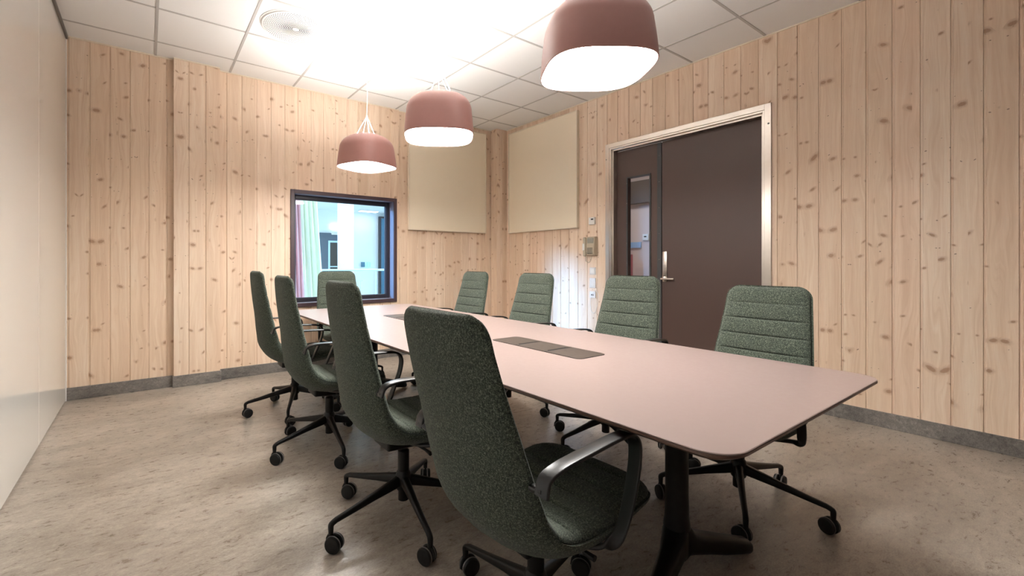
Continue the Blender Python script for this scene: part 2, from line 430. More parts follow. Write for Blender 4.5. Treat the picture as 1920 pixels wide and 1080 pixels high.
# far wall: three shallow steps plus the corner board
board_wall('wall_far', [
    ((XL, 4.857), (1, 0), (0, -1), 0.196-XL, 0.015, [], SK, H),
    ((0.196, 4.860), (0, -1), (-1, 0), 0.05, 0.05, [], SK, H),
    ((0.196, 4.810), (1, 0), (0, -1), 0.568-0.196, 0.108, [], SK, H),
    ((0.568, 4.810), (0, 1), (1, 0), 0.067, 0.067, [], SK, H),
    ((0.568, 4.875), (1, 0), (0, -1), 2.508-0.568, 0.056, [(WIN[0]-0.568, WIN[1]-0.568, WIN[2], WIN[3])], SK, H),
    ((2.508, 4.875), (0, 1), (1, 0), 0.03, 0.03, [], SK, H),
    ((2.508, 4.905), (1, 0), (0, -1), XR-2.508, 0.128, [], SK, H),
    ((3.965, 4.905), (0, -1), (-1, 0), 0.14, 0.14, [], SK, H),
    ((3.965, 4.765), (1, 0), (0, -1), XR-3.965, 0.10, [], SK, H)])
# right wall: joints measured from the photograph fall on y = 0.236 + k*0.1355
off = (4.765-0.244) % PITCH
board_wall('wall_right', [((XR, 4.905), (0, -1), (-1, 0), 4.905-YB, ((4.905-0.244) % PITCH), [(4.905-DOOR[1], 4.905-DOOR[0], DOOR[2], DOOR[3])], SK, H)])
bm = new(); box(bm, (XL-0.1, YB-0.1, 0), (XR+0.1, YB, H)); tag(done(bm, 'wall_back', simple('dark_low_bounce_wall', rgb(84, 72, 72), 0.8), smooth=None), kind='structure')  # unseen wall, coloured dark to cut bounce light near the camera
bm = new(); box(bm, (XL-0.1, YB-0.1, 0), (XL, 5.0, H)); tag(done(bm, 'wall_left', M['plaster'], smooth=None), kind='structure')
bm = new(); box(bm, (XL-0.1, YB-0.1, -0.12), (XR+0.1, 5.0, 0)); tag(done(bm, 'floor', M['floor'], smooth=None), kind='structure')
bm = new(); box(bm, (XL-0.1, YB-0.1, H), (XR+0.1, 5.0, H+0.1)); tag(done(bm, 'ceiling', M['tile'], smooth=None), kind='structure')
bm = new()
gx, gy = 0.0602, 3.3453
i = 0
x = gx-0.6
while x < XR:
    if x > XL: box(bm, (x-0.009, YB, H-0.0035), (x+0.009, 4.9, H+0.001))
    x += 0.6
y = gy+1.2
while y > YB:
    if y < 4.85: box(bm, (XL, y-0.009, H-0.0030), (XR, y+0.009, H+0.001))
    y -= 0.6
tag(done(bm, 'trim_1', M['tgrid'], smooth=None), kind='structure')
# slim pale angle where the ceiling meets the boards
bm = new()
box(bm, (XL, 4.849, H-0.012), (0.19, 4.857, H)); box(bm, (0.196, 4.802, H-0.010), (0.568, 4.810, H))
box(bm, (0.568, 4.867, H-0.010), (2.508, 4.875, H)); box(bm, (2.508, 4.897, H-0.010), (3.965, 4.905, H))
box(bm, (XR-0.008, YB, H-0.010), (XR, 4.765, H))
tag(done(bm, 'trim_2', M['panelframe'], smooth=None), kind='structure')
def skirt(name, pts):
    bm = new()
    for (x0, y0), (x1, y1) in pts:
        box(bm, (x0, y0, 0), (x1, y1, SK), 0.002, 1)
    tag(done(bm, name, M['skirt']), kind='structure')
skirt('baseboard_far', [((XL, 4.845), (0.206, 4.862)), ((0.186, 4.80), (0.578, 4.86)), ((0.568, 4.863), (2.518, 4.91)), ((2.508, 4.893), (3.97, 4.93)), ((3.955, 4.753), (XR, 4.90))])
skirt('baseboard_right', [((XR-0.012, DOOR[1]+0.04), (XR+0.005, 4.76)), ((XR-0.012, YB), (XR+0.005, DOOR[0]-0.04))])
skirt('baseboard_back', [((XL, YB), (XR, YB+0.012))])

# ------------------------------------------------------------ left glass board panels
prev = None
glab = ['tall cream glass board panel next to the far wood wall', 'tall cream glass board panel nearer the camera, at the left edge of the photo']
for k, (ya, yb) in enumerate([(3.737, 4.835), (2.616, 3.731)]):
    g = empty('glass_board', (XL+0.001, (ya+yb)/2, 0), label=glab[k], cat='glass board', group='cream glass boards covering the left wall')
    wy = (yb-ya)/2
    bm = new(); box(bm, (0, -wy, 0.012), (0.009, wy, 2.965), 0.0012, 1); done(bm, 'glass_sheet', M['boardglass'], g)
    bm = new(); box(bm, (0.0, -wy-0.0028, 0.012), (0.0080, -wy, 2.965)); done(bm, 'edge_seal', M['glassedge'], g)
bm = new(); box(bm, (XL, 2.0, 2.967), (XL+0.022, 4.845, 2.999), 0.002, 1); tag(done(bm, 'trim_3', M['dark_strip']), kind='structure')  # dark strip between the glass boards and the ceiling
bm = new(); box(bm, (XL, 4.838, 0.0), (XL+0.014, 4.856, 2.966), 0.002, 1); tag(done(bm, 'trim_4', M['white']), kind='structure')

# ------------------------------------------------------------ window
W = empty('window_1', ((WIN[0]+WIN[1])/2, 4.875, WIN[2]), kind='structure')
def rect_frame(bm, x0, x1, z0, z1, wd, y0, y1, bev=0.002, mi=0):
    box(bm, (x0, y0, z0), (x0+wd, y1, z1), bev, 1, mi); box(bm, (x1-wd, y0, z0), (x1, y1, z1), bev, 1, mi)
    box(bm, (x0+wd, y0, z0), (x1-wd, y1, z0+wd), bev, 1, mi); box(bm, (x0+wd, y0, z1-wd), (x1-wd, y1, z1), bev, 1, mi)
def at_parent(o, par):
    o.parent = par; o.matrix_parent_inverse = Matrix.Translation(-Vector(par.location)) if par.rotation_euler.z == 0 else par.matrix_world.inverted(); return o
bm = new(); rect_frame(bm, 1.232, 2.473, 0.664, 1.912, 0.040, 4.857, 4.876)
at_parent(done(bm, 'casing', M['winframe']), W)
bm = new(); rect_frame(bm, 1.262, 2.443, 0.695, 1.882, 0.010, 4.8765, 5.02)
at_parent(done(bm, 'reveal_lining', simple('grey_plum_lining', rgb(112, 104, 116), 0.45)), W)
bm = new(); rect_frame(bm, 1.272, 2.433, 0.705, 1.872, 0.040, 4.985, 5.045, 0.003); rect_frame(bm, 1.300, 2.405, 0.733, 1.844, 0.020, 4.997, 5.035, 0.003)
at_parent(done(bm, 'sash', M['sash']), W)
bm = new(); box(bm, (1.315, 5.012, 0.748), (2.392, 5.018, 1.830)); at_parent(done(bm, 'pane', M['glass'], smooth=None), W)

# ------------------------------------------------------------ door
D = empty('door_1', (XR, 2.30, 0), kind='structure')
XD = XR+0.085          # face of the leaves
bm = new()
y0, y1, zt = 1.501, 3.101, 2.437
def portal(bm, ya, yb, zt_, wd, xa, xb, bev=0.0015):
    box(bm, (xa, ya, 0), (xb, ya+wd, zt_), bev, 1); box(bm, (xa, yb-wd, 0), (xb, yb, zt_), bev, 1)
    box(bm, (xa, ya+wd, zt_-wd), (xb, yb-wd, zt_), bev, 1)
portal(bm, y0, y1, zt, 0.048, XR-0.014, XR+0.006)
portal(bm, y0+0.036, y1-0.036, zt-0.034, 0.030, XR-0.005, XR+0.055)
portal(bm, y0+0.060, y1-0.060, zt-0.060, 0.022, XR+0.020, XR+0.10)
at_parent(done(bm, 'door_frame', M['steel']), D)
ya, yb, zl = 1.575, 3.027, 2.352
SPLIT = 2.500
# wide leaf
bm = new(); box(bm, (XD, ya, 0.008), (XD+0.05, SPLIT-0.003, zl), 0.002, 1); wide = at_parent(done(bm, 'door_leaf', M['doorleaf']), D)
# narrow leaf with a slot window: built as a ring of four stiles
sy0, sy1, sz0, sz1 = 2.632, 2.885, 0.62, 2.045
bm = new()
box(bm, (XD, SPLIT+0.003, 0.008), (XD+0.05, sy0, zl)); box(bm, (XD, sy1, 0.008), (XD+0.05, yb, zl))
box(bm, (XD, sy0, 0.008), (XD+0.05, sy1, sz0)); box(bm, (XD, sy0, sz1), (XD+0.05, sy1, zl))
nar = at_parent(done(bm, 'door_leaf', M['doorleaf'], smooth=None), D)
def sub(o, par): o.parent = par; o.matrix_parent_inverse = par.matrix_parent_inverse.copy() if False else Matrix.Translation(-Vector(par.location)); return o
bm = new(); box(bm, (XD+0.022, sy0, sz0), (XD+0.028, sy1, sz1)); pane = done(bm, 'pane', M['glass'], nar, smooth=None)
bm = new(); rect = [(sy0-0.014, sz0-0.014, sy1+0.014, sz1+0.014)]
box(bm, (XD-0.006, sy0-0.016, sz0-0.016), (XD+0.004, sy0, sz1+0.012)); box(bm, (XD-0.006, sy1, sz0-0.016), (XD+0.004, sy1+0.016, sz1+0.012))
box(bm, (XD-0.006, sy0, sz0-0.016), (XD+0.004, sy1, sz0)); box(bm, (XD-0.006, sy0, sz1), (XD+0.004, sy1, sz1+0.012))
done(bm, 'glazing_bead', M['rubber'], nar, smooth=None)
bm = new(); box(bm, (XD-0.006, SPLIT, 0.01), (XD+0.001, SPLIT+0.045, zl-0.004), 0.001, 1); done(bm, 'cover_strip', M['rubber'], nar)
bm = new()
for k in range(9):
    lathe(bm, [(0.0038, 0), (0.0032, -0.002), (0.0001, -0.0022)], 10, 'x', (XD-0.006, SPLIT+0.024, 0.12+k*0.262))
for k in range(7):
    lathe(bm, [(0.0032, 0), (0.0026, -0.002), (0.0001, -0.0022)], 10, 'x', (XD-0.006, sy1+0.009, 0.70+k*0.215))
done(bm, 'screw', M['screw'], nar)
tag(nar.children[-1], kind='stuff')
bm = new(); box(bm, (XD-0.010, 2.440, 0.945), (XD, 2.486, 1.247), 0.003, 2); box(bm, (XD-0.016, 2.452, 1.05), (XD-0.008, 2.474, 1.085), 0.002, 1)
done(bm, 'lock_plate', M['steel'], wide)
bm = new(); lathe(bm, [(0.020, 0.0), (0.020, -0.014), (0.010, -0.016), (0.010, -0.050)], 20, 'x', (XD-0.006, 2.463, 0.975))
tube(bm, [(XD-0.050, 2.480, 0.975), (XD-0.052, 2.44, 0.976), (XD-0.052, 2.345, 0.976)], [0.0095, 0.0095, 0.0085], 14)
done(bm, 'lever_handle', M['steel'], wide)
bm = new(); lathe(bm, [(0.008, 0), (0.007, -0.004), (0.0001, -0.0045)], 14, 'x', (XR-0.013, 1.520, 2.27)); lathe(bm, [(0.006, 0), (0.006, -0.003), (0.0001, -0.0032)], 14, 'x', (XR-0.013, 3.088, 2.27))
at_parent(done(bm, 'frame_plug', M['dgrey']), D)

# ------------------------------------------------------------ corridor seen through the slot
bm = new(); box(bm, (6.3, 0.5, 0), (6.4, 8.0, 2.7)); tag(done(bm, 'wall_corridor', M['corrwall'], smooth=None), kind='structure')
bm = new(); box(bm, (XR+0.12, 0.5, -0.1), (6.4, 8.0, 0)); tag(done(bm, 'floor_corridor', M['hallfloor'], smooth=None), kind='structure')
bm = new(); box(bm, (XR+0.12, 0.5, 2.7), (6.4, 8.0, 2.8)); box(bm, (XR+0.12, 0.4, -0.1), (6.4, 0.5, 2.8)); box(bm, (XR+0.12, 8.0, -0.1), (6.4, 8.1, 2.8)); box(bm, (XR+0.10, 5.0, -0.1), (XR+0.2, 8.0, 2.8)); tag(done(bm, 'ceiling_corridor', M['plaster'], smooth=None), kind='structure')  # ceiling, plus unseen end walls added to keep world light out
bm = new(); box(bm, (6.18, 0.5, 2.06), (6.3, 8.0, 2.40)); tag(done(bm, 'trim_5', M['corrdark'], smooth=None), kind='structure')
bm = new(); box(bm, (6.27, 4.05, 1.37), (6.3, 6.5, 1.46)); tag(done(bm, 'trim_6', M['corrblue'], smooth=None), kind='structure')
cb = empty('cabinet', (6.1, 4.55, 0), label='low red cabinet in the corridor seen through the narrow door glass', cat='cabinet')
bm = new(); box(bm, (-0.2, -0.35, 0.06), (0.2, 0.45, 1.27), 0.01); done(bm, 'body', M['corrred'], cb)
bm = new(); box(bm, (-0.18, -0.33, 0.0), (0.19, 0.43, 0.06)); done(bm, 'plinth', M['dgrey'], cb)
sb = empty('wall_sensor', (6.3, 3.97, 1.53), label='small white sensor box on the corridor wall behind the door glass', cat='sensor')
bm = new(); box(bm, (-0.03, -0.05, -0.05), (0.0, 0.05, 0.05), 0.006); done(bm, 'housing', M['white'], sb)
bm = new(); box(bm, (-0.032, -0.02, 0.0), (-0.029, 0.02, 0.02)); done(bm, 'display', M['lcd'], sb)
cl = empty('ceiling_light', (5.2, 3.6, 2.7), label='flat white ceiling light in the corridor beyond the door glass', cat='light')
bm = new(); box(bm, (-0.3, -0.6, -0.05), (0.3, 0.6, 0.0), 0.01); done(bm, 'housing', M['white'], cl)
bm = new(); box(bm, (-0.27, -0.57, -0.056), (0.27, 0.57, -0.05)); done(bm, 'diffuser', emit('corridor_light', (1, 0.95, 0.93, 1), 3.0), cl)

# ------------------------------------------------------------ hall seen through the window
bm = new(); box(bm, (-6, 12.0, 0), (9, 12.1, 3.2)); tag(done(bm, 'wall_hall', M['hallwall'], smooth=None), kind='structure')
bm = new(); box(bm, (-6, 5.15, -0.1), (9, 12.1, 0)); tag(done(bm, 'floor_hall', M['hallfloor'], smooth=None), kind='structure')
bm = new(); box(bm, (3.0, 9.6, 2.58), (9, 12.05, 2.75)); tag(done(bm, 'ceiling_hall', M['hallwall'], smooth=None), kind='structure')
bm = new(); box(bm, (6.6, 7.0, 0), (6.7, 12.0, 3.0)); tag(done(bm, 'wall_hall_side', M['hallwall'], smooth=None), kind='structure')
pc = empty('round_column', (3.39, 9.0, 0), label='smooth round white column in the hall outside the window', cat='column')
bm = new(); lathe(bm, [(0.165, 0.02), (0.165, 3.3)], 40); done(bm, 'shaft', M['hallwall'], pc)
bm = new(); lathe(bm, [(0.185, 0), (0.185, 0.02)], 40); done(bm, 'base_ring', M['steel'], pc)
hd = empty('door_2', (4.1, 11.98, 0), kind='structure')
bm = new(); box(bm, (-0.33, -0.05, 0.0), (0.52, 0.0, 1.95)); done(bm, 'door_surround', M['halldoor'], hd, smooth=None)
bm = new(); rect_frame(bm, -0.10, 0.52, 0.02, 1.74, 0.05, -0.07, -0.05); done(bm, 'leaf_frame', M['railpaint'], hd)
bm = new(); box(bm, (-0.05, -0.06, 0.1), (0.47, -0.052, 1.69)); done(bm, 'pane', M['hatch'], hd)
bm = new(); box(bm, (-0.05, -0.075, 1.02), (0.47, -0.06, 1.05)); box(bm, (0.19, -0.075, 0.1), (0.22, -0.06, 1.69)); box(bm, (-0.05, -0.075, 0.5), (0.47, -0.06, 0.52)); done(bm, 'glazing_bar', M['railpaint'], hd)
bm = new(); box(bm, (-0.02, -0.12, 1.90), (0.24, -0.05, 1.95), 0.01); done(bm, 'door_closer', M['white'], hd)
ex = empty('exit_sign', (4.19, 11.965, 2.11), label='small green and white exit sign above the grey hall door', cat='exit sign')
bm = new(); box(bm, (-0.11, -0.03, -0.05), (0.20, 0.03, 0.09), 0.004); done(bm, 'sign_box', M['exitwhite'], ex)
bm = new(); box(bm, (0.03, -0.034, -0.04), (0.19, -0.03, 0.08)); done(bm, 'green_field', M['exitgreen'], ex, smooth=None)
bm = new()   # running figure and door of the pictogram
box(bm, (0.035, -0.037, -0.03), (0.065, -0.034, 0.07)); tube(bm, [(0.10, -0.036, 0.03), (0.12, -0.036, 0.0), (0.10, -0.036, -0.03)], 0.008, 6); tube(bm, [(0.12, -0.036, 0.0), (0.15, -0.036, -0.03)], 0.007, 6)
lathe(bm, [(0.011, -0.002), (0.011, 0.002)], 10, 'y', (0.125, -0.036, 0.055)); done(bm, 'pictogram', M['exitwhite'], ex)
hl = empty('strip_light', (4.98, 11.5, 2.58), label='glowing strip light on the hall ceiling right of the round column', cat='light')
bm = new(); box(bm, (-0.26, -0.10, -0.03), (0.26, 0.10, 0.0), 0.005); done(bm, 'housing', M['white'], hl)
bm = new(); box(bm, (-0.25, -0.09, -0.035), (0.25, 0.09, -0.03)); done(bm, 'tube_cover', M['striplight'], hl)
ra = empty('railing', (3.0, 8.0, 0), label='pale metal railing running across the hall outside the window', cat='railing')
bm = new(); tube(bm, [(-1.2, 0, 1.0), (2.3, 0, 1.0)], 0.021, 12); done(bm, 'handrail', M['railpaint'], ra)
bm = new()
for k in range(28): tube(bm, [(-1.05+0.05*k, 0, 0.12), (-1.05+0.05*k, 0, 0.80)], 0.004, 6)
tube(bm, [(-1.1, 0, 0.80), (0.35, 0, 0.80)], 0.008, 6); done(bm, 'baluster', M['railpaint'], ra); tag(ra.children[-1], kind='stuff')
for px in (-1.1, 0.0, 0.62, 1.9):
    bm = new(); box(bm, (px-0.012, -0.012, 0), (px+0.012, 0.012, 1.0)); done(bm, 'post', M['railpaint'], ra)
hw = empty('glazed_partition', (5.62, 11.9, 0), label='narrow dark framed glazing at the right end of the hall', cat='glazing')
bm = new(); rect_frame(bm, -0.14, 0.55, 0.0, 2.48, 0.045, -0.05, 0.05); done(bm, 'frame', M['sash'], hw)
bm = new(); box(bm, (-0.10, -0.01, 0.05), (0.50, 0.01, 2.43)); done(bm, 'pane', M['tealglass'], hw)
bm = new(); box(bm, (0.05, -0.06, 1.55), (0.28, -0.02, 1.66)); box(bm, (0.05, -0.06, 1.30), (0.18, -0.02, 1.38)); box(bm, (0.05, -0.06, 1.12), (0.18, -0.02, 1.20)); done(bm, 'label_plate', M['white'], hw)
# hanging cloths at the left of the window view
def cloth(name, x0, x1, x0b, x1b, y, z0, z1, mat, label, amp=0.05, n=26):
    bm = new(); ra_ = []
    for s in (0, 0.006):
        g = []
        for j in range(15):
            tj = j/14; z = z0+(z1-z0)*tj; a = x0b+(x0-x0b)*tj; b = x1b+(x1-x1b)*tj
            g.append([bm.verts.new((a+(b-a)*i/n, y+s+amp*math.sin(i*1.7+tj*2), z)) for i in range(n+1)])
        ra_.append(g)
    for g in ra_:
        for j in range(14):
            for i in range(n): bm.faces.new((g[j][i], g[j][i+1], g[j+1][i+1], g[j+1][i]))
    A, B = ra_
    for j in range(14):
        bm.faces.new((A[j][0], A[j+1][0], B[j+1][0], B[j][0])); bm.faces.new((A[j][n], B[j][n], B[j+1][n], A[j+1][n]))
    for i in range(n):
        bm.faces.new((A[0][i], B[0][i], B[0][i+1], A[0][i+1])); bm.faces.new((A[14][i], A[14][i+1], B[14][i+1], B[14][i]))
    tag(done(bm, name, mat, smooth=60), label, 'hanging cloth')
cloth('hanging_cloth', 1.80, 2.28, 1.75, 2.46, 7.4, 0.02, 2.6, M['limecloth'], 'pale lime cloth hanging in the hall at the left of the window view')
cloth('hanging_cloth', 1.60, 1.93, 1.60, 2.02, 7.05, 0.02, 2.4, M['pinkcloth'], 'pink cloth hanging in the hall beside the window edge')
for k, xx in enumerate((4.10, 4.42)):
    tag(empty('dispenser', (5.0+0.17*k, 11.96, 1.02), label=('dark' if k == 0 else 'green')+' small box on the hall wall behind the railing', cat='box'))
    dp = [o for o in COL.objects if o.name.startswith('dispenser')][-1]
    bm = new(); box(bm, (-0.05, -0.06, 0), (0.05, 0.0, 0.14), 0.008); done(bm, 'housing', M['tealglass'] if k == 0 else M['exitgreen'], dp)

# ------------------------------------------------------------ acoustic panels
def acoustic(origin, wdir, wlen, z0, z1, rz, label):
    p = empty('acoustic_panel', origin, rz, label=label, cat='acoustic panel', group='beige acoustic panels in the far corner')
    # local: x along wall, -y towards the room
    bm = new(); box(bm, (0.012, -0.036, z0+0.012), (wlen-0.012, -0.004, z1-0.012), 0.002, 1); done(bm, 'fabric_face', M['panelfab'], p)
    bm = new(); rect_frame(bm, 0, wlen, z0, z1, 0.013, -0.042, 0.0, 0.0015); done(bm, 'frame', M['panelframe'], p)
    return p
acoustic((2.640, 4.899, 0), None, 1.215, 1.545, 2.925, 0, 'beige acoustic panel on the far wall, left of the corner')
acoustic((XR-0.001, 4.690, 0), None, 1.215, 1.545, 2.925, -PI/2, 'beige acoustic panel on the right wall, between the corner and the phone')

# ------------------------------------------------------------ fittings on the right wall (local x = -room normal)
def wallfit(name, y, z, **kw): return empty(name, (XR, y, z), -PI/2, **kw)   # local x -> -y world, local -y -> -x world (room)
th = wallfit('thermostat', 3.28, 1.612, label='small white room thermostat with dark display above the wall phone', cat='thermostat')
bm = new(); box(bm, (-0.041, -0.026, -0.041), (0.041, 0.0, 0.041), 0.005, 3); done(bm, 'housing', M['white'], th)
bm = new(); box(bm, (-0.008, -0.0275, 0.010), (0.025, -0.0255, 0.025), 0.0005, 1); done(bm, 'display', M['lcd'], th)
ph = wallfit('wall_phone', 3.29, 1.32, label='beige corded telephone hanging on the wood wall beside the door', cat='telephone')
tilt = Matrix.Identity(4)
bm = new()
pr = [(0.005, -0.105), (-0.050, -0.100), (-0.072, -0.06), (-0.060, 0.10), (-0.040, 0.110), (0.0, 0.108)]
ring_skin(bm, [[(xx, a, b) for a, b in pr] for xx in (-0.030, 0.080)]); bmesh.ops.bevel(bm, geom=bm.edges[:], offset=0.004, segments=2, affect='EDGES'); done(bm, 'body', M['phone'], ph)
bm = new(); box(bm, (-0.018, -0.067, 0.035), (0.068, -0.060, 0.095), 0.002, 1, mat=Matrix.Rotation(0.0, 4, 'X')); done(bm, 'speaker_panel', M['phonegrille'], ph)
bm = new()
for r_ in range(4):
    for c_ in range(4):
        zz = -0.080+r_*0.018; box(bm, (-0.012+c_*0.019, -0.076, zz), (0.0+c_*0.019, -0.068, zz+0.009), 0.001, 1)
done(bm, 'keypad', M['dgrey'], ph)
bm = new()
tube(bm, [(-0.056, -0.060, z) for z in (-0.112, -0.104, -0.07, 0.0, 0.07, 0.098, 0.106)], [0.012, 0.019, 0.020, 0.016, 0.020, 0.019, 0.012], 16); done(bm, 'handset', M['phone'], ph)
bm = new(); box(bm, (-0.078, -0.078, -0.045), (-0.050, -0.070, 0.035), 0.003, 2); done(bm, 'handset_inlay', M['white'], ph)
bm = new(); tube(bm, [(-0.052+0.005*math.sin(k*1.9), -0.045+0.005*math.cos(k*1.9), -0.11-k*0.0022) for k in range(28)], 0.0022, 6); tube(bm, catmull([(-0.052, -0.04, -0.168), (-0.035, -0.02, -0.182), (-0.02, -0.008, -0.165), (0.0, -0.006, -0.11)], 6), 0.0022, 6)
done(bm, 'coiled_cord', M['phone'], ph)
sw = wallfit('light_switch', 3.278, 1.041, label='square white light switch above the power socket', cat='light switch')
bm = new(); box(bm, (-0.041, -0.010, -0.041), (0.041, 0.0, 0.041), 0.003, 2); done(bm, 'plate', M['white'], sw)
bm = new(); box(bm, (-0.030, -0.014, -0.030), (0.030, -0.008, 0.030), 0.003, 2); done(bm, 'rocker', M['cord'], sw)
so_ = wallfit('power_socket', 3.278, 0.905, label='double white power socket between switch and data outlet', cat='power socket')
bm = new(); box(bm, (-0.041, -0.012, -0.056), (0.041, 0.0, 0.056), 0.003, 2); done(bm, 'plate', M['white'], so_)
for zz in (-0.024, 0.024):
    bm = new(); lathe(bm, [(0.020, -0.0125), (0.018, -0.004), (0.0001, -0.004)], 24, 'y', (0, 0, zz), cap=False); done(bm, 'socket_well', M['dgrey'], so_)
da = wallfit('data_outlet', 3.278, 0.772, label='white data outlet with a thin looping cable, lowest of the column', cat='data outlet')
bm = new(); box(bm, (-0.041, -0.012, -0.036), (0.041, 0.0, 0.036), 0.003, 2); done(bm, 'plate', M['white'], da)
bm = new(); box(bm, (-0.016, -0.0135, -0.010), (-0.002, -0.011, 0.006)); box(bm, (0.004, -0.0135, -0.010), (0.018, -0.011, 0.006)); done(bm, 'port', M['dgrey'], da)
bm = new(); tube(bm, catmull([(0.010, -0.012, -0.002), (0.040, -0.045, 0.030), (0.050, -0.02, 0.05), (0.075, -0.006, 0.01), (0.070, -0.006, -0.08), (0.035, -0.006, -0.20), (-0.015, -0.006, -0.19), (-0.035, -0.006, -0.10), (-0.026, -0.012, -0.02)], 8), 0.0022, 8)
done(bm, 'cable', M['cord'], da)

# ------------------------------------------------------------ ceiling air diffuser
cd_ = empty('ceiling_vent', (0.962, 3.642, H), label='round white perforated air diffuser in the ceiling left of the lamps', cat='ceiling vent')
bm = new(); lathe(bm, [(0.262, 0.0), (0.262, -0.004), (0.246, -0.008)], 72, cap=True); done(bm, 'rim', M['white'], cd_)
bm = new(); lathe(bm, [(0.248, -0.0075), (0.247, -0.013), (0.236, -0.016), (0.0005, -0.0162)], 72); done(bm, 'perforated_plate', M['perf'], cd_)

# ------------------------------------------------------------ pendant lamps
def squircle(r, n, e): 
    out = []
    for k in range(n):
        a = 2*PI*k/n; c, s = math.cos(a), math.sin(a)
        q = (abs(c)**e+abs(s)**e)**(-1/e); out.append((r*q*c, r*q*s))
    return out
def lamp(x, y, zb, rz, label, cordpts, split):
    L = empty('pendant_lamp', (x, y, zb), rz, label=label, cat='pendant lamp', group='dusty rose pendant lamps above the table')
    N = 72; HT = 0.270
    prof = []      # (half width, z, squareness)
    R0 = 0.224
    for k in range(9): z = 0.152*k/8; prof.append((R0-0.010*(k/8)**1.6, z, 3.2-0.4*k/8))
    rc = 0.118
    for k in range(1, 13):
        a = PI/2*k/12; prof.append((R0-0.010-rc+rc*math.cos(a), 0.152+(HT-0.152)*math.sin(a), 2.8-0.45*k/12))
    bm = new()
    rings = []
    for h_, z, e in prof: rings.append([(px, py, z) for px, py in squircle(h_, N, e)])
    rings.append([(px, py, HT-0.012) for px, py in squircle(prof[-1][0]-0.012, N, 2.3)])
    inner = []
    for h_, z, e in reversed(prof): inner.append([(px, py, z-0.002) for px, py in squircle(h_-0.004, N, e)])
    ring_skin(bm, rings+inner[1:]+[rings[0]][:0], True, False)
    # close the lip between inner and outer
    bmesh.ops.remove_doubles(bm, verts=bm.verts[:], dist=1e-5)
    be = [e for e in bm.edges if e.is_boundary]
    if be:
        try: bmesh.ops.bridge_loops(bm, edges=be)
        except Exception: pass
    done(bm, 'lamp_shade', M['shade'], L, smooth=50)
    bm = new(); ring_skin(bm, [[(px, py, 0.0035) for px, py in squircle(R0-0.0045, N, 3.2)], [(px, py, 0.012) for px, py in squircle(R0-0.006, N, 3.2)]]); done(bm, 'diffuser', M['opal'], L)
    bm = new(); ring_skin(bm, [[(px, py, HT-0.022) for px, py in squircle(0.094, N, 2.3)], [(px, py, HT-0.016) for px, py in squircle(0.092, N, 2.3)]]); done(bm, 'upper_diffuser', M['uplight'], L)
    bm = new()
    for k in range(3):
        a = 2*PI*k/3+0.5; tube(bm, [(0.005*math.cos(a), 0.005*math.sin(a), split), (0.098*math.cos(a), 0.098*math.sin(a), HT-0.006)], 0.0016, 6)
    lathe(bm, [(0.004, split-0.012), (0.006, split-0.008), (0.006, split+0.012), (0.003, split+0.016)], 12)
    done(bm, 'suspension_wire', M['cord'], L)
    bm = new(); tube(bm, catmull(cordpts+[(0, 0, H-zb-0.03)], 10), 0.0030, 8); done(bm, 'power_cord', M['cord'], L)
    bm = new(); lathe(bm, [(0.010, H-zb-0.045), (0.040, H-zb-0.030), (0.042, H-zb-0.001)], 28); done(bm, 'ceiling_rose', M['white'], L)
    return L
lamp(1.567, 3.650, 1.967, math.radians(22), 'dusty rose pendant lamp farthest from the camera, in front of the window wall',
     [(-0.075, -0.03, 0.28), (-0.03, -0.015, 0.40), (0.0, 0.0, 0.50), (0.004, 0.002, 0.70), (-0.003, 0.0, 0.9)], 0.44)
lamp(1.567, 2.476, 1.958, math.radians(-32), 'dusty rose pendant lamp in the middle of the three, before the acoustic panel',
     [(0.075, 0.05, 0.28), (0.07, 0.045, 0.34), (0.02, 0.01, 0.44), (0.006, 0.004, 0.55), (0.014, 0.0, 0.70), (-0.010, 0.0, 0.85)], 0.42)
lamp(1.567, 1.222, 1.953, math.radians(-34), 'dusty rose pendant lamp nearest the camera, cut by the top of the photo',
     [(0.075, 0.05, 0.28), (0.07, 0.045, 0.34), (0.02, 0.01, 0.44), (0.01, 0.0, 0.6), (-0.005, 0.0, 0.8)], 0.42)

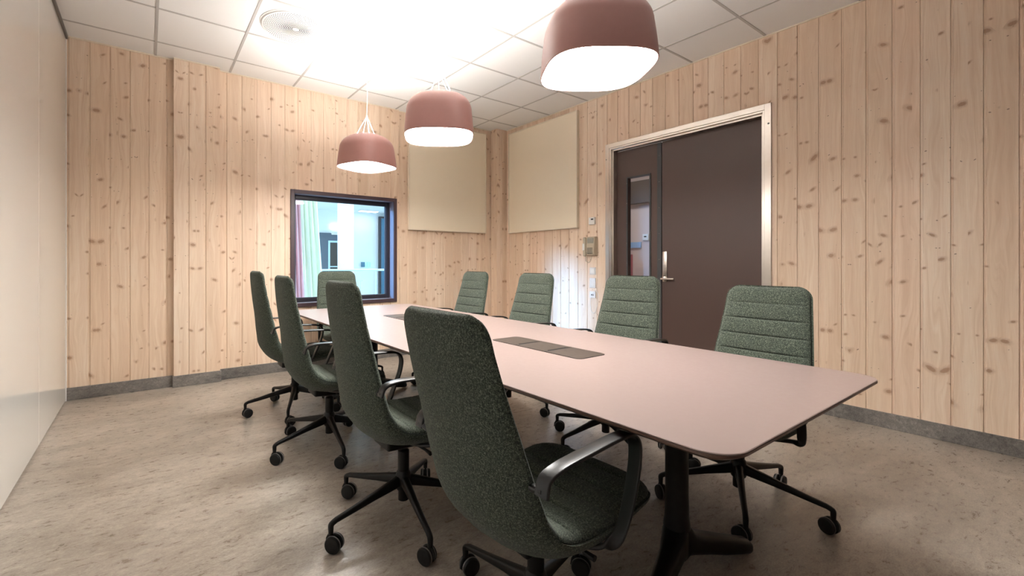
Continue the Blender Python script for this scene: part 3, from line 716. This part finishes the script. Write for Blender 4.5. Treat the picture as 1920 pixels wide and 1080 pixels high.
# ------------------------------------------------------------ table
TX0, TX1, TY0, TY1, TZ = 0.983, 2.155, 0.430, 3.985, 0.723
T = empty('conference_table', ((TX0+TX1)/2, (TY0+TY1)/2, 0), label='long rose topped conference table with rounded corners on black legs', cat='table')
tw, tl = TX1-TX0, TY1-TY0
def layer(inset, z, r=0.085): return [(px, py, z) for px, py in rrect(tw-2*inset, tl-2*inset, max(r-inset, 0.02), 10)]
bm = new(); ring_skin(bm, [layer(0.0012, TZ-0.004), layer(0.0004, TZ-0.0015), layer(0.0022, TZ)]); done(bm, 'tabletop', M['table'], T)
bm = new(); ring_skin(bm, [layer(0.030, TZ-0.026), layer(0.010, TZ-0.016), layer(0.0, TZ-0.010), layer(0.0, TZ-0.0042)]); done(bm, 'edge_band', M['tedge'], T)
def hatch(yc):
    h0, h1, hw_ = yc-0.298, yc+0.298, 0.0935
    xc = 1.587-(TX0+TX1)/2; yc_ = yc-(TY0+TY1)/2
    bm = new(); ring_skin(bm, [[(px+xc, py+yc_, z) for px, py in rrect(0.189, 0.598, 0.03, 8)] for z in (TZ-0.012, TZ+0.0008)])
    hb = done(bm, 'cable_hatch', M['slit'], T)
    for k in (-1, 0, 1):
        bm = new()
        a, b = yc_+k*0.1985-0.0975, yc_+k*0.1985+0.0975
        r = 0.028; x0, x1 = xc-0.0925, xc+0.0925
        def corner(cx_, cy_, a0, rr): return [(cx_+rr*math.cos(a0+PI/2*q/6), cy_+rr*math.sin(a0+PI/2*q/6)) for q in range(7)]
        rt = r if k == 1 else 0.002; rb = r if k == -1 else 0.002
        ol = []
        ol += corner(x1-rt, b-rt, 0, rt) + corner(x0+rt, b-rt, PI/2, rt)
        ol += corner(x0+rb, a+rb, PI, rb)
        if k > -1: ol += [(x0+0.014, a), (x0+0.034, a+0.015), (x1-0.034, a+0.015), (x1-0.014, a)]   # finger slot
        ol += corner(x1-rb, a+rb, 1.5*PI, rb)
        ring_skin(bm, [[(px, py, z) for px, py in ol] for z in (TZ-0.002, TZ+0.0022)])
        done(bm, 'lid', M['hatch'], hb)
hatch(1.548); hatch(2.890)
def tleg(y, sgn):
    bm = new()
    rings = []
    for z, rx, ry in ((0.18, 0.046, 0.046), (0.22, 0.0435, 0.040), (0.30, 0.042, 0.038), (0.66, 0.041, 0.037), (0.668, 0.046, 0.042), (0.697, 0.046, 0.042)):
        rings.append([(rx*math.cos(2*PI*k/28), y+ry*math.sin(2*PI*k/28), z) for k in range(28)])
    ring_skin(bm, rings)
    box(bm, (-0.42, y-0.03, 0.680), (0.42, y+0.03, 0.6965), 0.003, 1)
    done(bm, 'leg', M['black'], T)
    lg = T.children[-1]
    for side in (0, 1):
        a = math.radians(-14) if side == 0 else math.radians(194)
        if sgn > 0: a = -a
        d = Vector((math.cos(a), math.sin(a), 0)); n_ = Vector((-d.y, d.x, 0))
        bm = new(); rings = []
        for s, zt_, zb_, hw2 in ((0.0, 0.20, 0.06, 0.042), (0.03, 0.195, 0.075, 0.042), (0.05, 0.170, 0.072, 0.040), (0.09, 0.142, 0.062, 0.036), (0.15, 0.122, 0.048, 0.032), (0.23, 0.096, 0.026, 0.029), (0.31, 0.070, 0.010, 0.028), (0.355, 0.056, 0.002, 0.027), (0.368, 0.042, 0.005, 0.022)):
            c = d*s+Vector((0, y, 0)); hz = (zt_-zb_)/2; zc = (zt_+zb_)/2
            rings.append([c+n_*px+Vector((0, 0, zc+py)) for px, py in rrect(hw2*2, hz*2, min(hw2, hz)*0.7, 4)])
        ring_skin(bm, rings); done(bm, 'foot', M['black'], lg)
yc_t = (TY0+TY1)/2
tleg(0.868-yc_t, -1); tleg(3.53-yc_t, 1)
bm = new(); box(bm, (-0.05, 0.868-yc_t, 0.655), (0.05, 3.53-yc_t, 0.6965), 0.003, 1); done(bm, 'beam', M['black'], T)

# ------------------------------------------------------------ swivel chair
SEAM = [(-0.315, 0, 1.048), (-0.299, 0, 0.930), (-0.274, 0, 0.800), (-0.246, 0, 0.680), (-0.221, 0, 0.590), (-0.190, 0, 0.510), (-0.130, 0, 0.455), (-0.050, 0, 0.433), (0.05, 0, 0.428), (0.15, 0, 0.434), (0.24, 0, 0.440), (0.302, 0, 0.432)]
PATH = catmull(SEAM, 10)
CUM = [0.0]
for a, b in zip(PATH, PATH[1:]): CUM.append(CUM[-1]+(b-a).length)
SLEN = CUM[-1]
def path_at(s):
    s = min(max(s, 0), SLEN)
    for i in range(len(CUM)-1):
        if s <= CUM[i+1]+1e-9:
            f = (s-CUM[i])/(CUM[i+1]-CUM[i]); p = PATH[i].lerp(PATH[i+1], f)
            i0, i1 = max(i-2, 0), min(i+3, len(PATH)-1); d = (PATH[i1]-PATH[i0]).normalized(); return p, d
    return PATH[-1], (PATH[-1]-PATH[-2]).normalized()
WID = [(0, 0.378), (0.10, 0.392), (0.25, 0.420), (0.42, 0.452), (0.55, 0.470), (0.70, 0.480), (0.85, 0.478), (1.0, 0.462), (1.1, 0.45)]
def width(s, inset=0.0):
    w_ = lerp_table(WID, s)
    r0, r1 = 0.062, 0.085
    if s < r0: w_ -= 2*(r0-math.sqrt(max(0, r0*r0-(r0-s)**2)))
    e = SLEN-s
    if e < r1: w_ -= 2*(r1-math.sqrt(max(0, r1*r1-(r1-e)**2)))
    return max(w_-2*inset, 0.02)
NY = 14
SEAMS = [0.095+0.083*k for k in range(12)]
def slab_mesh(inner):
    bm = new(); rings = []
    ins = 0.008 if inner else 0.0
    st = [ins+(SLEN-2*ins)*k/84 for k in range(85)]+[ins+d for d in (0.0006, 0.002, 0.005)]+[SLEN-ins-d for d in (0.0006, 0.002, 0.005)]
    if inner: st = [q for q in st if min(abs(q-m) for m in SEAMS) > 0.007]+[m+d for m in SEAMS for d in (-0.012, -0.0075, -0.0045, -0.0025, 0, 0.0025, 0.0045, 0.0075, 0.012) if ins < m+d < SLEN-ins]
    for s in sorted(set(st)):
        e0 = min(s-ins, SLEN-ins-s)
        p, d = path_at(s); nn = Vector((-d.z, 0, d.x))          # towards the sitter
        if nn.x < 0 and s < 0.5: nn = -nn
        if nn.z < 0 and s >= 0.5: nn = -nn
        w_ = width(max(s, 0.0005) if s < SLEN/2 else min(s, SLEN-0.0005), ins)
        endf = math.sqrt(min(1, max(0.0, e0)/0.020)*(2-min(1, max(0.0, e0)/0.020)))
        ring = []
        if inner: T_ = lerp_table([(0, 0.022), (0.3, 0.030), (0.6, 0.036), (0.8, 0.036), (1.1, 0.030)], s)
        else: T_ = lerp_table([(0, 0.022), (0.3, 0.026), (0.50, 0.036), (0.66, 0.052), (0.85, 0.052), (1.1, 0.034)], s)
        bul = 0.0 if inner else lerp_table([(0, 0.004), (0.35, 0.012), (0.52, 0.026), (0.70, 0.020), (0.85, 0.018), (1.1, 0.008)], s)
        cup = lerp_table([(0, 0.012), (0.3, 0.024), (0.6, 0.020), (1.1, 0.010)], s)   # edges come forward
        dmin = min(abs(s-q) for q in SEAMS); dmin_i = s > 0.12
        groove = (0.0075 if dmin_i else 0.0035)*math.exp(-(dmin/0.0042)**2) if inner else 0
        puff = 0.004*min(1, dmin/0.04) if inner else 0
        th = T_*endf
        pts = []
        # flat seam side, then curved outer side; both as one closed loop
        for j in range(NY+1):
            v = -1+2*j/NY; yy = v*w_/2; pts.append((yy, 0.0))
        outer = []
        for j in range(NY+9):
            a = PI*j/(NY+8); c_ = math.cos(a); v = math.copysign(abs(c_)**0.55, c_); prof_ = (1-abs(v)**3.4)**0.42
            yy = v*w_/2
            gf = 1-min(1, abs(v)**8)
            outer.append((yy, (th+bul*(1-v*v)*endf)*prof_ + (puff-groove)*gf*prof_*endf))
        ring2 = pts+outer[1:-1]
        sg = 1 if inner else -1
        for yy, o_ in ring2:
            cc = cup*(2*yy/0.47)**2
            off_ = (0.0025 if inner else 0.0)
            ring.append(p+Vector((0, yy, 0))+nn*(sg*(o_)+cc+off_))
        rings.append(ring)
    ring_skin(bm, rings)
    return bm
CH = empty('swivel_chair', (0, 0, 0))
done(slab_mesh(False), 'back_shell', M['felt'], CH, smooth=70)
done(slab_mesh(True), 'seat_pad', M['felt'], CH, smooth=70)
def arm(sy):
    bm = new()
    Y0 = 0.262
    P = catmull([(-0.236, Y0, 0.618), (-0.222, Y0, 0.652), (-0.178, Y0+0.004, 0.668), (-0.09, Y0+0.006, 0.673), (0.03, Y0+0.006, 0.675), (0.088, Y0+0.006, 0.667), (0.113, Y0+0.006, 0.634), (0.106, Y0+0.006, 0.57), (0.074, Y0+0.006, 0.485), (0.046, Y0+0.0, 0.422), (0.022, Y0-0.012, 0.393), (-0.008, Y0-0.050, 0.381), (-0.018, 0.14, 0.366), (-0.02, 0.05, 0.350)], 7)
    n = len(P); sides = []; ws = []; ts = []
    for i, p in enumerate(P):
        f = i/(n-1)
        g = min(1, max(0, (f-0.68)/0.16))
        sides.append((g*1.0, 1-g*0.7, 0)); ws.append(0.040-0.010*min(1, max(0, (f-0.45)/0.4))); ts.append(0.010+0.004*g if f > 0.08 else 0.010)
    P = [Vector((p.x, p.y*sy, p.z)) for p in P]; sides = [(a, b*sy, c) for a, b, c in sides]
    ribbon(bm, P, sides, ws, ts)
    tube(bm, [(-0.232, (Y0+0.002)*sy, 0.628), (-0.226, 0.222*sy, 0.620)], [0.008, 0.010], 12)
    return done(bm, 'armrest', M['armblack'], CH, smooth=50)
arm(1); arm(-1)
bm = new()
box(bm, (-0.11, -0.075, 0.335), (0.10, 0.075, 0.380), 0.010, 3); box(bm, (-0.05, -0.03, 0.322), (0.05, 0.03, 0.338), 0.006, 2)
tube(bm, [(0.02, -0.07, 0.348), (0.03, -0.15, 0.346), (0.03, -0.19, 0.344)], [0.006, 0.006, 0.009], 10)
done(bm, 'tilt_mechanism', M['black'], CH)
bm = new()
lathe(bm, [(0.020, 0.080), (0.0235, 0.083), (0.0235, 0.13), (0.0255, 0.135), (0.0255, 0.300), (0.020, 0.306), (0.0155, 0.308), (0.0155, 0.36)], 28)
done(bm, 'gas_lift', M['black'], CH)
bm = new()
lathe(bm, [(0.030, 0.130), (0.034, 0.140), (0.036, 0.185), (0.031, 0.205), (0.026, 0.212)], 32); done(bm, 'hub', M['black'], CH)
RL = 0.345
def leg_bm():
    bm = new(); rings = []
    for s, z, hw2, ht in ((0.012, 0.172, 0.019, 0.026), (0.045, 0.166, 0.017, 0.023), (0.15, 0.146, 0.0135, 0.0165), (0.25, 0.126, 0.0115, 0.0125), (RL-0.022, 0.113, 0.0105, 0.0105), (RL-0.008, 0.107, 0.0105, 0.0108)):
        rings.append([(s, px, z+py) for px, py in rrect(hw2*2, ht*2, min(hw2, ht)*0.75, 4)])
    # bend down into the caster stem
    c = Vector((RL-0.008, 0, 0.095))
    for k in range(1, 5):
        a = PI/2*k/4
        ce = Vector((RL-0.010+0.010*math.sin(a), 0, 0.096+0.010*math.cos(a)))
        d = Vector((math.cos(a), 0, -math.sin(a))); u = Vector((math.sin(a), 0, math.cos(a)))
        rings.append([ce+Vector((0, px, 0))+u*py for px, py in rrect(0.021, 0.021, 0.008, 4)])
    rings.append([Vector((RL, 0, 0.066))+Vector((0, px, 0))+Vector((1, 0, 0))*py for px, py in rrect(0.018, 0.018, 0.007, 4)])
    ring_skin(bm, rings); return bm
def caster_bm():
    bm = new()      # local origin on the stem axis; trail offset along -x
    cx_ = -0.016; rw = 0.0325
    for s in (-1, 1):
        y_in, y_out = 0.006*s, 0.0245*s
        pr = [(0.006, y_in), (rw-0.004, y_in), (rw, y_in+0.004*s), (rw, y_out-0.005*s), (rw-0.003, y_out-0.001*s), (rw-0.009, y_out), (0.0005, y_out+0.0015*s)]
        rings = []
        for r, h in pr: rings.append([(cx_+r*math.cos(2*PI*k/28), h, rw+0.0005+r*math.sin(2*PI*k/28)) for k in range(28)])
        R = ring_skin(bm, rings)
        pr2 = [(rw+0.0004, y_in+0.003*s), (rw+0.0010, y_in+0.0045*s), (rw+0.0010, y_in+0.008*s), (rw+0.0004, y_in+0.009*s)]
        rings = [[(cx_+r*math.cos(2*PI*k/28), h, rw+0.0015+r*math.sin(2*PI*k/28)) for k in range(28)] for r, h in pr2]
        ring_skin(bm, rings, True, False, 1)
    tube(bm, [(cx_, -0.02, rw), (cx_, 0.02, rw)], 0.006, 10)
    ring_skin(bm, [[(p, q, z) for p, q in rrect(wd, 0.0105, 0.004, 3)] for z, wd in ((0.030, 0.046), (0.052, 0.040), (0.068, 0.022))])
    bmesh.ops.translate(bm, verts=[], vec=(0, 0, 0))
    return bm
leg_me = done(leg_bm(), 'base_leg', M['black'], CH, smooth=40)
cas_me = done(caster_bm(), 'caster', [M['wheel'], M['wheelring']], leg_me, smooth=40)
cas_me.location = (RL, 0, 0)
proto_cast = None
for k in range(1, 5):
    l2 = leg_me.copy(); COL.objects.link(l2); l2.parent = CH
    c2 = cas_me.copy(); COL.objects.link(c2); c2.parent = l2
CH_PARTS = list(CH.children)
def copy_chair():
    r = CH.copy(); COL.objects.link(r)
    for p in CH.children:
        if p.name.startswith('Cube'): continue
        q = p.copy(); COL.objects.link(q); q.parent = r
        for g in p.children:
            h = g.copy(); COL.objects.link(h); h.parent = q
    return r
GR = 'green felt swivel chairs around the conference table'
#        x      y      heading base  dz     tilt  label
CHAIRS = [
 (0.955, 0.965, 1, 92, -0.015, -3.5, 'green felt swivel chair nearest the camera on the left side of the table'),
 (0.932, 1.768, -1, 187, 0.0, 2, 'green felt swivel chair second from the camera along the left side of the table'),
 (0.922, 2.725, -1, 192, -0.005, 3, 'green felt swivel chair third from the camera along the left side of the table'),
 (0.928, 3.54, 0, 176, 0.01, 3, 'green felt swivel chair farthest along the left side, in front of the bare wood wall'),
 (1.57, 4.15, -93, 200, 0.008, -1, 'green felt swivel chair at the head of the table, right before the window'),
 (2.32, 3.48, 183, 150, 0.008, -1.5, 'green felt swivel chair farthest along the right side, nearest the corner panels'),
 (2.32, 2.645, 183, 283, 0.008, -1.5, 'green felt swivel chair on the right side, before the bluish lit patch of wall'),
 (2.33, 1.745, 185, 245, 0.008, -1.5, 'green felt swivel chair on the right side, before the narrow door glass'),
 (2.275, 0.96, 180, 207, -0.022, -2, 'green felt swivel chair nearest on the right side, overlapping the wide brown door leaf'),
]
UP = ('back_shell', 'seat_pad', 'armrest', 'tilt_mechanism')
TURN = [(78, 30, 60, 80, 100), (-57, 31, -20, 15, 15), (-60, 46, 65, -30, 74), (18, -54, 20, 45, 26), (0, 50, -40, 20, 70), (30, -20, 60, 10, -60), (0, 30, 20, 75, 0), (-32, 60, -45, 30, -58), (52, -27, 15, 50, -75)]
for i, (x, y, hd_, bs, dz, tl_, lab) in enumerate(CHAIRS):
    c = CH if i == 0 else copy_chair()
    c.location = (x, y, 0); c.rotation_euler = (0, 0, math.radians(hd_)); tag(c, lab, 'chair', GR)
    k = 0
    for p in c.children:
        nm = p.name.split('.')[0]
        if nm in UP:
            a = math.radians(tl_); p.rotation_euler = (0, a, 0); p.location = (-0.37*math.sin(a), 0, dz+0.37*(1-math.cos(a)))
            if nm == 'armrest' and i < 3: p.location.z += (0.028, 0.012, 0.012)[i]
        if nm == 'base_leg':
            p.rotation_euler = (0, 0, math.radians(bs+72*k-hd_))
            for g in p.children: g.rotation_euler = (0, 0, math.radians(TURN[i][k]))
            k += 1
